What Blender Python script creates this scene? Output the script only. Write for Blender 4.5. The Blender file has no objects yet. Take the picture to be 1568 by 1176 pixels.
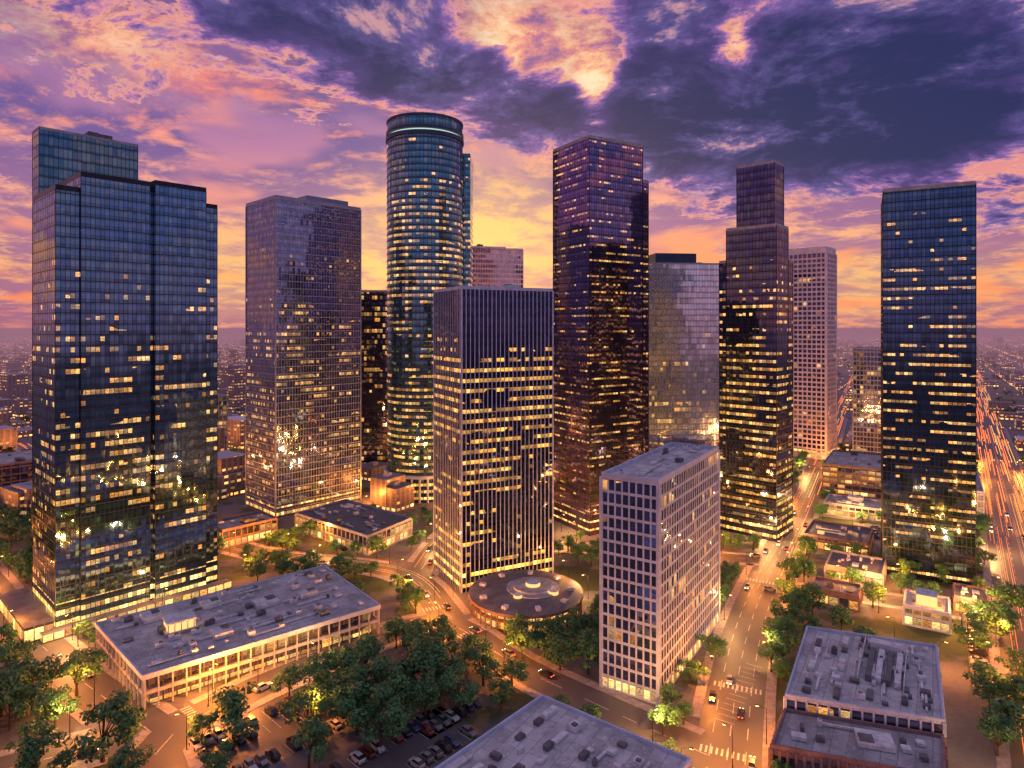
import bpy, math, random
from mathutils import Vector, noise as mnoise
random.seed(7)
R=random.random
def U(a,b): return a+(b-a)*random.random()
sc=bpy.context.scene
COL=sc.collection
# ------------------------------------------------------------------ node helper
class NG:
    def __init__(s,nt): s.nt=nt
    def n(s,t,**k):
        nd=s.nt.nodes.new(t)
        for a,b in k.items(): setattr(nd,a,b)
        return nd
    def put(s,sock,val):
        if isinstance(val,bpy.types.NodeSocket): s.nt.links.new(val,sock)
        elif val is not None: sock.default_value=val
    def m(s,op,a,b=None,c=None,clamp=False):
        nd=s.n('ShaderNodeMath',operation=op,use_clamp=clamp)
        s.put(nd.inputs[0],a); s.put(nd.inputs[1],b); s.put(nd.inputs[2],c)
        return nd.outputs[0]
    def v(s,op,a,b=None,out=0):
        nd=s.n('ShaderNodeVectorMath',operation=op)
        s.put(nd.inputs[0],a); s.put(nd.inputs[1],b)
        return nd.outputs[out]
    def comb(s,x,y,z=0.0):
        nd=s.n('ShaderNodeCombineXYZ'); s.put(nd.inputs[0],x); s.put(nd.inputs[1],y); s.put(nd.inputs[2],z); return nd.outputs[0]
    def sep(s,v):
        nd=s.n('ShaderNodeSeparateXYZ'); s.put(nd.inputs[0],v); return nd.outputs
    def noise(s,vec,scale,detail=4,rough=.55,dist=0.0,out=0):
        nd=s.n('ShaderNodeTexNoise'); s.put(nd.inputs['Vector'],vec)
        nd.inputs['Scale'].default_value=scale; nd.inputs['Detail'].default_value=detail
        nd.inputs['Roughness'].default_value=rough; nd.inputs['Distortion'].default_value=dist
        return nd.outputs[out]
    def white(s,vec,out=0):
        nd=s.n('ShaderNodeTexWhiteNoise',noise_dimensions='3D'); s.put(nd.inputs['Vector'],vec); return nd.outputs[out]
    def ss(s,x,a,b):
        nd=s.n('ShaderNodeMapRange',interpolation_type='SMOOTHSTEP'); s.put(nd.inputs[0],x)
        nd.inputs[1].default_value=a; nd.inputs[2].default_value=b; return nd.outputs[0]
    def ramp(s,x,stops,interp='LINEAR'):
        nd=s.n('ShaderNodeValToRGB'); cr=nd.color_ramp; cr.interpolation=interp
        while len(cr.elements)<len(stops): cr.elements.new(0.5)
        for e,(p,c) in zip(cr.elements,stops):
            e.position=p; e.color=(c[0],c[1],c[2],1)
        s.put(nd.inputs[0],x); return nd.outputs[0]
    def mix(s,f,a,b,bt='MIX'):
        nd=s.n('ShaderNodeMix',data_type='RGBA',blend_type=bt)
        s.put(nd.inputs[0],f)
        s.put(nd.inputs[6],(*a,1) if isinstance(a,tuple) and len(a)==3 else a)
        s.put(nd.inputs[7],(*b,1) if isinstance(b,tuple) and len(b)==3 else b)
        return nd.outputs[2]
def newmat(name):
    m=bpy.data.materials.new(name); m.use_nodes=True
    g=NG(m.node_tree); b=m.node_tree.nodes['Principled BSDF']
    return m,g,b
def nosample(m):
    try: m.cycles.emission_sampling='NONE'
    except Exception as ex: print('es',ex)
def bset(g,b,**k):
    mp={'col':'Base Color','rough':'Roughness','metal':'Metallic','ecol':'Emission Color','estr':'Emission Strength','nrm':'Normal','spec':'Specular IOR Level'}
    for a,v in k.items():
        if isinstance(v,tuple) and len(v)==3 and a in('col','ecol'): v=(*v,1)
        g.put(b.inputs[mp[a]],v)
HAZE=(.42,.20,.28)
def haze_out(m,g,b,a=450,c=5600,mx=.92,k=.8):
    """aerial haze painted in as emission, by distance from the origin under the camera"""
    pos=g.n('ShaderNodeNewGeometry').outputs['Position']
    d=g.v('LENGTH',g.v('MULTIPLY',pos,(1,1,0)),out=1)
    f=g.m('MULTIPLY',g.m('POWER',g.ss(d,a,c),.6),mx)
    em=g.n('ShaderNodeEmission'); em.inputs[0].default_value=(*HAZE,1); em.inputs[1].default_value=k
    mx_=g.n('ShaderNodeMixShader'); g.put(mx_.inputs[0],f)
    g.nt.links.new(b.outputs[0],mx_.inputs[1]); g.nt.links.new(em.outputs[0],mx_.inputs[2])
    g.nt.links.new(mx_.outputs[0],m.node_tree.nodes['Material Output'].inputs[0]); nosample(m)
def mottled(name,col,rough=.7,amt=.35,scale=.3,metal=0.0,bump=0):
    m,g,b=newmat(name)
    pos=g.n('ShaderNodeNewGeometry').outputs['Position']
    n1=g.noise(pos,scale,4,.6); n2=g.noise(pos,scale*9,2,.6)
    f=g.m('ADD',g.m('MULTIPLY',n1,.65),g.m('MULTIPLY',n2,.35))
    f=g.ss(f,.33,.67)
    lo=tuple(c*(1-amt) for c in col); hi=tuple(min(1,c*(1+amt)) for c in col)
    bset(g,b,col=g.mix(f,lo,hi),rough=rough,metal=metal)
    return m
def roofmat(name,col,ang=57.2):
    """roofing sheets: panels, seams, ponding stains, patched areas"""
    m,g,b=newmat(name)
    pos=g.n('ShaderNodeNewGeometry').outputs['Position']
    mp=g.n('ShaderNodeMapping'); mp.inputs['Rotation'].default_value=(0,0,-math.radians(ang)); g.put(mp.inputs[0],pos)
    br=g.n('ShaderNodeTexBrick'); g.put(br.inputs['Vector'],mp.outputs[0])
    br.inputs['Color1'].default_value=(*[c*.8 for c in col],1); br.inputs['Color2'].default_value=(*[min(1,c*1.18) for c in col],1)
    br.inputs['Mortar'].default_value=(*[c*.42 for c in col],1); br.inputs['Scale'].default_value=.16
    br.inputs['Mortar Size'].default_value=.012; br.inputs['Brick Width'].default_value=1.3; br.inputs['Row Height'].default_value=.5
    st=g.ss(g.noise(pos,.13,7,.68),.42,.62); st2=g.ss(g.noise(pos,.9,5,.7),.5,.66)
    c=g.mix(g.m('MULTIPLY',st,.62),br.outputs[0],tuple(x*.42 for x in col))
    c=g.mix(g.m('MULTIPLY',st2,.4),c,tuple(min(1,x*1.5) for x in col))
    bset(g,b,col=c,rough=g.m('MULTIPLY_ADD',st,-.3,.85)); return m
def emis(name,col,st,sample=False):
    m,g,b=newmat(name); bset(g,b,col=(.1,.1,.1),ecol=col,estr=st)
    if not sample: nosample(m)
    return m

def facade(name,bay,fl,glass=(.22,.27,.38),frame=(.03,.035,.05),lit=.25,row=.3,rough=.05,strength=1.0,
           wu=(.06,.94),wv=(.22,.86),lobby=6.0,seed=0.0,cs=.02,warm=((1,.36,.05),(1,.62,.20)),metal=.95,wave=.02,hfade=(0,400),frm=.45,haze=False,grp=7.0,gv0=.07,lfade=None):
    m,g,b=newmat(name); nosample(m)
    uv=g.n('ShaderNodeUVMap').outputs[0]
    s=g.sep(uv); u,v=s[0],s[1]
    a=g.m('DIVIDE',u,bay); c=g.m('DIVIDE',v,fl)
    iu=g.m('FLOOR',a); iv=g.m('FLOOR',c); fu=g.m('FRACT',a); fv=g.m('FRACT',c)
    cell=g.comb(iu,iv,seed+.5)
    wn=g.n('ShaderNodeTexWhiteNoise',noise_dimensions='3D'); g.put(wn.inputs['Vector'],cell)
    r1=wn.outputs[0]; rc=wn.outputs[1]
    rcs=g.sep(rc)
    grp=g.m('FLOOR',g.m('DIVIDE',iu,grp))
    rr=g.white(g.comb(grp,iv,seed+9.5))
    cl=g.noise(g.comb(g.m('MULTIPLY',u,cs),g.m('MULTIPLY',v,cs*1.6),seed*3.1),1.0,3,.6)
    cc=g.ss(cl,.38,.62)
    p=g.m('MULTIPLY',g.m('MULTIPLY_ADD',cc,1.5,.12),lit)
    rl=g.m('MULTIPLY',g.m('LESS_THAN',rr,g.m('MULTIPLY',g.m('MULTIPLY_ADD',cc,1.4,.1),row)),.85)
    p=g.m('ADD',p,rl)
    p=g.m('MULTIPLY',p,g.m('SUBTRACT',1.0,g.ss(v,hfade[0]+.001,hfade[1])))
    if lfade: p=g.m('MULTIPLY',p,g.m('MULTIPLY_ADD',g.ss(v,lfade[0],lfade[1]),.7,.3))
    p=g.m('MAXIMUM',p,g.m('MULTIPLY',g.m('LESS_THAN',v,lobby),.95))
    litm=g.m('LESS_THAN',r1,p)
    um=g.m('MULTIPLY',g.m('GREATER_THAN',fu,wu[0]),g.m('LESS_THAN',fu,wu[1]))
    wm=g.m('MULTIPLY',um,g.m('MULTIPLY',g.m('GREATER_THAN',fv,wv[0]),g.m('LESS_THAN',fv,wv[1])))
    gm=g.m('MULTIPLY',um,g.m('GREATER_THAN',fv,gv0))       # glass incl. spandrel glass
    sp=g.m('SUBTRACT',gm,wm)                                # spandrel area, a little darker
    inn=g.noise(g.comb(u,g.m('MULTIPLY',v,2.0),seed),1.3,2,.6)
    inn=g.m('MULTIPLY_ADD',g.ss(inn,.3,.7),.9,.35)
    br=g.m('MULTIPLY_ADD',g.m('POWER',rcs[1],1.8),1.5,.25)
    up=g.m('MULTIPLY_ADD',fv,.7,.55)
    st=g.m('MULTIPLY_ADD',g.m('LESS_THAN',v,lobby),strength*1.5,strength)
    e=g.m('MULTIPLY',g.m('MULTIPLY',litm,wm),g.m('MULTIPLY',g.m('MULTIPLY',inn,br),g.m('MULTIPLY',up,st)))
    ec=g.mix(rcs[2],warm[0],warm[1])
    gv=g.m('SUBTRACT',g.m('MULTIPLY_ADD',rcs[0],.3,.85),g.m('MULTIPLY',sp,.3))
    gcol=g.v('SCALE',glass); nd=gcol.node; g.put(nd.inputs['Scale'],gv)
    col=g.mix(gm,frame,gcol)
    rg=g.m('MULTIPLY_ADD',gm,rough-frm,frm)
    geo=g.n('ShaderNodeNewGeometry')
    pert=g.v('SCALE',g.v('SUBTRACT',rc,(.5,.5,.5))); pert.node.inputs['Scale'].default_value=wave
    big=g.v('SUBTRACT',g.noise(geo.outputs['Position'],.12,1,.5,out=1),(.5,.5,.5))
    big=g.v('SCALE',big); big.node.inputs['Scale'].default_value=wave*2.2
    nr=g.v('NORMALIZE',g.v('ADD',g.v('ADD',geo.outputs['Normal'],pert),big))
    bset(g,b,col=col,rough=rg,metal=g.m('MULTIPLY_ADD',gm,metal-.3,.3),ecol=ec,estr=e,nrm=nr)
    if haze: haze_out(m,g,b)
    return m
# ------------------------------------------------------------------ mesh builder
class MB:
    def __init__(s): s.v=[];s.f=[];s.m=[];s.uv=[]
    def quad(s,pts,mat=0,uv=None):
        i=len(s.v); s.v+=[tuple(p) for p in pts]; s.f.append(tuple(range(i,i+len(pts)))); s.m.append(mat)
        s.uv.append(uv if uv else [(p[0],p[1]) for p in pts])
    def box(s,c,ux,uy,w,d,z0,z1,mat=0,top=None,bottom=True):
        P=[(c[0]+ux[0]*a+uy[0]*b_,c[1]+ux[1]*a+uy[1]*b_) for a,b_ in((0,0),(w,0),(w,d),(0,d))]
        s.prism(P,z0,z1,mat,mat if top is None else top,bottom)
    def prism(s,P,z0,z1,mat=0,top=0,bottom=False,bay=None,uo=0,cap=True):
        n=len(P); u=uo
        for i in range(n):
            a=P[i]; b=P[(i+1)%n]; L=math.hypot(b[0]-a[0],b[1]-a[1])
            if bay:
                nb=max(1,round(L/bay)); u1=u+nb*bay
            else: u1=u+L
            s.quad([(a[0],a[1],z0),(b[0],b[1],z0),(b[0],b[1],z1),(a[0],a[1],z1)],mat,[(u,z0),(u1,z0),(u1,z1),(u,z1)])
            u=u1 if not bay or n>8 else u1+bay*13
        if cap: s.quad([(p[0],p[1],z1) for p in P],top)
        if bottom: s.quad([(p[0],p[1],z0) for p in reversed(P)],top)
    def build(s,name,mats,parent=None,smooth=False):
        me=bpy.data.meshes.new(name); me.from_pydata(s.v,[],s.f)
        for m in mats: me.materials.append(m)
        me.polygons.foreach_set('material_index',s.m)
        uvl=me.uv_layers.new(name='UVMap'); flat=[]
        for q in s.uv:
            for t in q: flat+= [t[0],t[1]]
        uvl.data.foreach_set('uv',flat)
        if smooth: me.polygons.foreach_set('use_smooth',[True]*len(s.f))
        me.update()
        o=bpy.data.objects.new(name,me); COL.objects.link(o)
        if parent: o.parent=parent
        return o
def empty(name):
    o=bpy.data.objects.new(name,None); COL.objects.link(o); return o
def unit(dx,dy):
    l=math.hypot(dx,dy); return (dx/l,dy/l)
def rect(p,u,w,d):
    v=(-u[1],u[0])
    return [p,(p[0]+u[0]*w,p[1]+u[1]*w),(p[0]+u[0]*w+v[0]*d,p[1]+u[1]*w+v[1]*d),(p[0]+v[0]*d,p[1]+v[1]*d)]
def at(p,u,a,b):
    return (p[0]+u[0]*a-u[1]*b,p[1]+u[1]*a+u[0]*b)
def circ(c,r,n=48): return [(c[0]+r*math.cos(2*math.pi*i/n),c[1]+r*math.sin(2*math.pi*i/n)) for i in range(n)]
def inset(P,k):
    n=len(P); out=[]
    for i in range(n):
        a=P[i-1];b=P[i];c=P[(i+1)%n]
        u1=unit(b[0]-a[0],b[1]-a[1]); u2=unit(c[0]-b[0],c[1]-b[1])
        n1=(-u1[1],u1[0]); n2=(-u2[1],u2[0]); q=unit(n1[0]+n2[0],n1[1]+n2[1])
        cs=max(.3,q[0]*n1[0]+q[1]*n1[1]); out.append((b[0]+q[0]*k/cs,b[1]+q[1]*k/cs))
    return out
FOOT=[]
def wallgrid(mb,P,z0,z1,fl,bay,band=None,fin=None,mband=0,mfin=0,post=.5,skip=0):
    n=len(P)
    for i in range(n):
        a=P[i]; b=P[(i+1)%n]; L=math.hypot(b[0]-a[0],b[1]-a[1]); u=unit(b[0]-a[0],b[1]-a[1]); nn=(u[1],-u[0])
        if band:
            h,pr=band; k=math.ceil(z0/fl)
            while k*fl+h<z1:
                if k*fl>=skip: mb.box((a[0]-nn[0]*.02,a[1]-nn[1]*.02),nn,u,pr+.02,L,k*fl-h*.3,k*fl+h*.7,mband)
                k+=1
        if fin:
            w,pr,ev=fin; nb=max(1,round(L/bay)); st=L/nb
            for k in range(0,nb+1,ev):
                q=(a[0]+u[0]*(k*st-w/2)-nn[0]*.02,a[1]+u[1]*(k*st-w/2)-nn[1]*.02)
                mb.box(q,nn,u,pr+.02,w,z0+.02,z1-.02,mfin)
        if post and n<9:
            mb.box((a[0]-nn[0]*post/2-u[0]*post/2,a[1]-nn[1]*post/2-u[1]*post/2),nn,u,post*1.0,post,z0+.03,z1+.04,mfin)
def roofstuff(par,P,z,mroof,mpar,mbox,n=8,par_h=1.1,seed=0,big=True,hmax=3.0,rows=False):
    rs=random.Random(seed)
    mb=MB(); q=inset(P,.45)
    out=inset(P,-.06)
    k=len(P)
    for i in range(k):
        a,b,c,d=out[i],out[(i+1)%k],q[(i+1)%k],q[i]
        mb.quad([(a[0],a[1],z+par_h),(b[0],b[1],z+par_h),(c[0],c[1],z+par_h),(d[0],d[1],z+par_h)],0)
        mb.quad([(a[0],a[1],z-.4),(b[0],b[1],z-.4),(b[0],b[1],z+par_h),(a[0],a[1],z+par_h)],0)
        mb.quad([(c[0],c[1],z),(d[0],d[1],z),(d[0],d[1],z+par_h),(c[0],c[1],z+par_h)],0)
    mb.build('parapet',[mpar],par)
    xs=[p[0] for p in P]; ys=[p[1] for p in P]
    e=max(range(k),key=lambda i:math.hypot(P[(i+1)%k][0]-P[i][0],P[(i+1)%k][1]-P[i][1]))
    u=unit(P[(e+1)%k][0]-P[e][0],P[(e+1)%k][1]-P[e][1]); v=(-u[1],u[0])
    mb=MB(); ins=inset(P,2.0); done=[]
    if rows:   # banks of skylights and condenser rows
        L=math.hypot(P[(e+1)%k][0]-P[e][0],P[(e+1)%k][1]-P[e][1])
        for j in range(3,60,7):
            jj=j+rs.uniform(-.6,.6); a=3
            while a<L-3:
                ln=rs.choice([1.2,2.2,4.5]); c0=at(P[e],u,a,jj)
                cs=[at(P[e],u,a+x,jj+y) for x,y in((0,0),(ln,0),(ln,1.4),(0,1.4))]
                if rs.random()<.55 and all(pip(c,ins) for c in cs):
                    h=rs.uniform(.35,1.3); mb.box(c0,u,v,ln,1.4,z+.12,z+.12+h,rs.choice([0,0,1])); done.append((c0[0],c0[1],ln*.7))
                a+=ln+rs.choice([.8,.8,2.5,6])
            for tt in (0,1):
                if rs.random()<.6:
                    c0=at(P[e],u,L*rs.uniform(.05,.4),jj+3+tt*.5); ln=L*rs.uniform(.2,.5)
                    if pip(c0,ins) and pip((c0[0]+u[0]*ln,c0[1]+u[1]*ln),ins): mb.box(c0,u,v,ln,.25,z+.2,z+.42+tt*.02,0)
    t=0
    while len(done)<n+(30 if rows else 0) and t<n*30:
        t+=1
        x=rs.uniform(min(xs),max(xs)); y=rs.uniform(min(ys),max(ys))
        f=rs.random()
        w,d,h=(rs.uniform(4,9),rs.uniform(3,6),rs.uniform(1.2,hmax)) if (big and f<.22) else (rs.uniform(.8,3.0),rs.uniform(.8,2.4),rs.uniform(.5,1.5))
        cs=[(x+u[0]*a+v[0]*b,y+u[1]*a+v[1]*b) for a,b in((0,0),(w,0),(w,d),(0,d))]
        if not all(pip(c,ins) for c in cs): continue
        if any(math.hypot(x-a,y-b)<r+max(w,d)*.9 for a,b,r in done): continue
        done.append((x,y,max(w,d)*.8))
        mt=rs.choice([0,0,1]); mb.box((x,y),u,v,w,d,z+.15,z+.15+h,mt)
        if h>1.1: mb.box((x+u[0]*.3+v[0]*.3,y+u[1]*.3+v[1]*.3),u,v,w*.4,d*.5,z+.16+h,z+.5+h,1)
        if rs.random()<.4:
            L=rs.uniform(4,12); a2=(x+u[0]*w+v[0]*d*.4,y+u[1]*w+v[1]*d*.4)
            if pip((a2[0]+u[0]*L,a2[1]+u[1]*L),ins): mb.box(a2,u,v,L,.5,z+.3,z+.75,0)
    if mb.v: mb.build('roof_equipment',[mbox,unitM],par)
def pip(p,P):
    x,y=p; c=False; n=len(P); j=n-1
    for i in range(n):
        if (P[i][1]>y)!=(P[j][1]>y) and x<(P[j][0]-P[i][0])*(y-P[i][1])/(P[j][1]-P[i][1])+P[i][0]: c=not c
        j=i
    return c
def segd(p,a,b):
    dx,dy=b[0]-a[0],b[1]-a[1]; L=dx*dx+dy*dy
    t=max(0,min(1,((p[0]-a[0])*dx+(p[1]-a[1])*dy)/L)) if L else 0
    return math.hypot(p[0]-a[0]-t*dx,p[1]-a[1]-t*dy)
# ------------------------------------------------------------------ materials
roofM=[roofmat('roof_grey_membrane',(.37,.37,.38)),roofmat('roof_dark_gravel',(.16,.155,.17)),roofmat('roof_pale_concrete',(.52,.52,.53)),roofmat('roof_grey_membrane_diagonal',(.47,.46,.48),39)]
metalM=mottled('rooftop_metal',(.62,.63,.65),.5,.3,.5)
unitM=mottled('rooftop_dark_unit',(.13,.13,.14),.5,.4,.5)
parM=mottled('parapet_concrete',(.40,.39,.42),.7,.25,.4)
darkmetal=mottled('dark_mullion_metal',(.02,.025,.04),.35,.3,.5,.5)
bluemetal=mottled('blue_grey_mullion',(.05,.07,.12),.4,.25,.5,.4)
mauve=mottled('grey_aluminium_frame',(.30,.34,.48),.45,.2,.3,.3)
silver=mottled('silver_fin',(.46,.54,.80),.4,.15,.3,.2)
concW=mottled('pale_precast_concrete',(.48,.53,.66),.7,.18,.25)
concP=mottled('pink_grey_concrete',(.72,.64,.72),.7,.2,.25)
brownC=mottled('brown_concrete',(.24,.15,.14),.75,.3,.3)
ringM=emis('crown_light_ring',(.6,.9,.8),.9)
skyglow=emis('skylight_glow',(1,.50,.16),1.6,True)

def tower(name,parts,mats,fl,bay,band,fin,post=.5,roof=0,par_h=1.1,eq=6,seed=1,eqh=3,mb_m=None,mf_m=None,wall=None,skipband=0,rows=False):
    e=empty(name)
    W=MB(); Gd=MB()
    for i,(P,z0,z1) in enumerate(parts):
        W.prism(P,z0,z1,0,1,bay=bay,uo=bay*37*(i+seed))
        wallgrid(Gd,P,z0,z1,fl,bay,band,fin,0,1,post,skipband)
    W.build('glass_walls',[wall,roofM[roof]],e)
    if Gd.v: Gd.build('mullions_and_spandrels',[mb_m or darkmetal,mf_m or darkmetal],e)
    for i,(P,z0,z1) in enumerate(parts):
        roofstuff(e,P,z1,roofM[roof],mf_m or parM,metalM,n=eq,par_h=par_h,seed=seed*10+i,hmax=eqh,rows=rows)
        if z0<5: FOOT.append(P)
    return e
# ---- left glass complex
p0=(-149.4,213.7); u1=unit(.916,1)
wm=facade('blue_glass_curtain_wall',1.45,3.6,glass=(.19,.35,.52),frame=(.02,.03,.05),lit=.13,row=.28,strength=1.0,seed=1,lobby=9,wave=.03,hfade=(80,128),wv=(.4,.84),cs=.03,grp=5)
tower('glass_office_tower_complex',[
   (rect(p0,u1,6.9,30.8),0,145.3),
   (rect(at(p0,u1,6.95,-.8),u1,21.3,31.5),0,150.6),
   (rect(at(p0,u1,28.3,1.6),u1,1.8,28),0,149.0),
   (rect(at(p0,u1,30.15,-.4),u1,18,31.2),0,151.6),
   (rect(at(p0,u1,48.2,3),u1,5.6,24),0,146.3)],None,3.6,1.45,(.12,.02),(.08,.04,2),.2,1,1.3,3,1,wall=wm,mb_m=bluemetal,mf_m=darkmetal)
wm2=facade('dark_glass_curtain_wall_far',1.5,3.9,glass=(.15,.30,.38),frame=(.03,.05,.07),lit=.02,row=.02,strength=.9,seed=2,hfade=(60,160))
tower('dark_glass_slab_tower',[(rect((-176,243),u1,33.5,10),0,174)],None,3.9,1.5,(.12,.02),(.08,.04,2),.2,1,.6,2,2,wall=wm2,mb_m=bluemetal)
# podium
e=empty('tower_podium'); P=rect(at(p0,u1,-5,-7),u1,60,4.5); 
mb=MB(); mb.prism(P,0,2.6,0,1,bay=3); P2=rect(at(p0,u1,-9,-3),u1,8,40); mb.prism(P2,0,5,0,1,bay=3)
lobM=facade('lobby_glazing',3,5.2,glass=(.2,.2,.25),frame=(.1,.08,.08),lit=.9,row=1,strength=.8,seed=3,lobby=30,wv=(.1,.8))
mb.build('podium_walls',[lobM,roofM[1]],e); FOOT+= [P,P2]
# ---- grey grid tower
p2=(-122.7,339); u2=unit(.966,1)
w=facade('grey_tower_glazing',1.55,3.75,glass=(.30,.38,.62),frame=(.10,.12,.2),lit=.14,row=.36,strength=.95,seed=4,wv=(.38,.8),wave=.03,hfade=(85,150),cs=.022,grp=5,lfade=(10,60))
e=tower('grey_grid_office_tower',[(rect(p2,u2,51.2,35),0,166.8)],None,3.75,1.55,(.45,.05),(.2,.1,1),.7,1,1.6,4,3,wall=w,mb_m=mauve,mf_m=mauve)
mb=MB(); mb.prism(rect(at(p2,u2,22,8),u2,26,20),166.9,172.5,0,0); mb.build('penthouse',[mauve],e)
# ---- round tower
c3=(-52.3,393); r3=22.6
w=facade('round_tower_glazing',1.48,3.85,glass=(.18,.38,.46),frame=(.03,.06,.08),lit=.26,row=.5,strength=.95,seed=5,wv=(.42,.8),wave=.03,cs=.028,lobby=12,hfade=(90,240),grp=4)
e=empty('cylindrical_glass_tower'); W=MB(); C=circ(c3,r3,64); FOOT.append(C)
W.prism(C,0,211,0,1,bay=1.48); W.prism(circ(c3,r3-.9,64),211,214.2,2,1,bay=1.48); W.prism(circ(c3,r3-.2,64),214.2,221,0,1,bay=1.48)
W.build('glass_walls',[w,roofM[1],ringM],e)
W=MB(); k=4
while k*3.85<210: W.prism(circ(c3,r3+.12,64),k*3.85-.3,k*3.85+.5,0,0,True); k+=1
W.prism(circ(c3,r3+.7,64),209.6,211.9,0,0,True); W.prism(circ(c3,r3+.5,64),213,215,0,0,True); W.prism(circ(c3,r3+.3,64),220.4,221.6,0,0,True)
W.build('floor_rings',[bluemetal],e)
W=MB()
for i in range(0,32):
    a=2*math.pi*i/32; W.prism(circ((c3[0]+(r3+.6)*math.cos(a),c3[1]+(r3+.6)*math.sin(a)),.6,8),0,13.5,0,0)
W.prism(circ(c3,r3+1.5,64),13.5,15.2,0,0,True)
W.build('base_colonnade',[concW],e)
P=rect((-48,400),(1,0),22.5,26); W=MB(); W.prism(P,0,206,0,1,bay=1.48); W.build('service_wing',[w,roofM[1]],e); FOOT.append(P)
# ---- central finned tower
p4=(-18.9,245); u4=unit(1.96,1)
w=facade('black_glass_gold_rows',1.8,3.85,glass=(.06,.07,.15),frame=(.01,.01,.02),lit=.14,row=.85,strength=1.35,seed=6,wv=(.45,.82),wu=(.03,.97),cs=.022,hfade=(78,100),lobby=8,warm=((1,.38,.04),(1,.56,.12)),grp=6)
e=tower('finned_dark_office_tower',[(rect(p4,u4,39.6,29.5),0,114.5)],None,3.85,1.8,None,(.34,.08,1),.6,1,.8,6,4,wall=w,mb_m=darkmetal,mf_m=silver)
# ---- tall navy tower
p5=(36.9,312); u5=unit(1,.6)
w=facade('navy_glass_dashed_lights',1.5,3.8,glass=(.36,.26,.46),frame=(.015,.015,.04),lit=.08,row=.42,strength=.95,seed=7,wv=(.58,.8),wave=.012,cs=.03,hfade=(100,420),lobby=10,grp=3)
e=tower('tall_navy_glass_tower',[(rect(p5,u5,33.8,30.3),0,190.5),(rect(at(p5,u5,33.85,1.5),u5,5.2,26),0,173.5)],None,3.8,1.5,(.3,.03),(.1,.05,2),.3,1,1.2,3,5,wall=w,mb_m=darkmetal)
# ---- silver reflective tower
p6=(88,420); u6=unit(1,.12)
w=facade('silver_mirror_glazing',1.9,3.7,glass=(.95,.94,1.0),frame=(.5,.5,.58),lit=.05,row=.08,strength=.7,seed=8,wv=(.2,.85),wave=.03,cs=.03,rough=.12,hfade=(40,110),metal=.95)
e=tower('silver_mirror_office_tower',[(rect(p6,u6,49,36),0,140.7)],None,3.7,1.9,(.3,.03),(.1,.04,1),.4,1,.6,2,6,wall=w,mb_m=mauve,mf_m=mauve)
mb=MB(); mb.prism(rect(at(p6,u6,8,10),u6,28,16),140.8,148.5,0,0); mb.build('penthouse',[bluemetal],e)
# ---- stepped tower
p7=(122.7,303); ul=unit(-1.084,1); ur=unit(.92,1)
def q7(a,b,a2,b2):
    f=lambda s,t:(p7[0]+ul[0]*s+ur[0]*t,p7[1]+ul[1]*s+ur[1]*t)
    return [f(a,b),f(a,b2),f(a2,b2),f(a2,b)]
w=facade('black_glass_gold_bands',1.6,3.7,glass=(.12,.15,.28),frame=(.015,.015,.025),lit=.14,row=.68,strength=1.2,seed=9,wv=(.42,.78),wave=.015,cs=.03,hfade=(100,136),lobby=9,grp=4)
tower('stepped_black_glass_tower',[(q7(.3,.3,28,22),0,131.4),(q7(0,0,24.3,15),0,147),(q7(1.6,1.6,19.7,13.5),147.1,177)],None,3.7,1.6,(.3,.03),(.1,.05,2),.3,1,1.0,2,7,wall=w,mb_m=darkmetal)
# ---- pale grid tower
p8=(234.7,488); ul8=unit(-1,.9); ur8=unit(.9,1)
w=facade('pale_tower_glazing',3.3,3.6,glass=(.14,.13,.22),frame=(.03,.03,.04),lit=.06,row=.03,strength=.8,seed=10,wu=(.02,.98),wv=(.05,.98))
tower('pale_grid_apartment_tower',[(rect(p8,ur8,24,27),0,155.6)],None,3.6,3.3,(1.2,.3),(.8,.35,1),1.6,1,4.5,2,8,wall=w,mb_m=concP,mf_m=concP)
# ---- right black tower
p9=(150.3,264.7); u9=unit(27.2,-14.7)
w=facade('black_glass_dashed_rows',1.45,3.75,glass=(.13,.23,.38),frame=(.01,.012,.02),lit=.14,row=.64,strength=1.05,seed=11,wv=(.52,.8),wave=.015,cs=.03,lobby=5,hfade=(110,165),grp=4)
e=tower('black_glass_office_tower',[(rect(p9,u9,31,30),0,154.8)],None,3.75,1.45,(.3,.03),(.1,.05,2),.3,1,1.0,3,9,wall=w,mb_m=darkmetal)
# ---- white foreground tower
p10=(38.6,172.4); ur10=unit(.646,1)
w=facade('precast_tower_windows',2.05,3.4,glass=(.24,.28,.50),frame=(.05,.05,.07),lit=.10,row=.02,strength=.8,seed=12,wu=(.05,.95),wv=(.05,.95),lobby=3,wave=.08,hfade=(90,300))
e=tower('precast_concrete_office_tower',[(rect(p10,ur10,57.4,16.4),0,58.3)],None,3.4,2.05,(.75,.06),(.48,.10,1),.9,2,1.2,12,10,wall=w,mb_m=concW,mf_m=concW,eqh=2.5)
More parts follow.
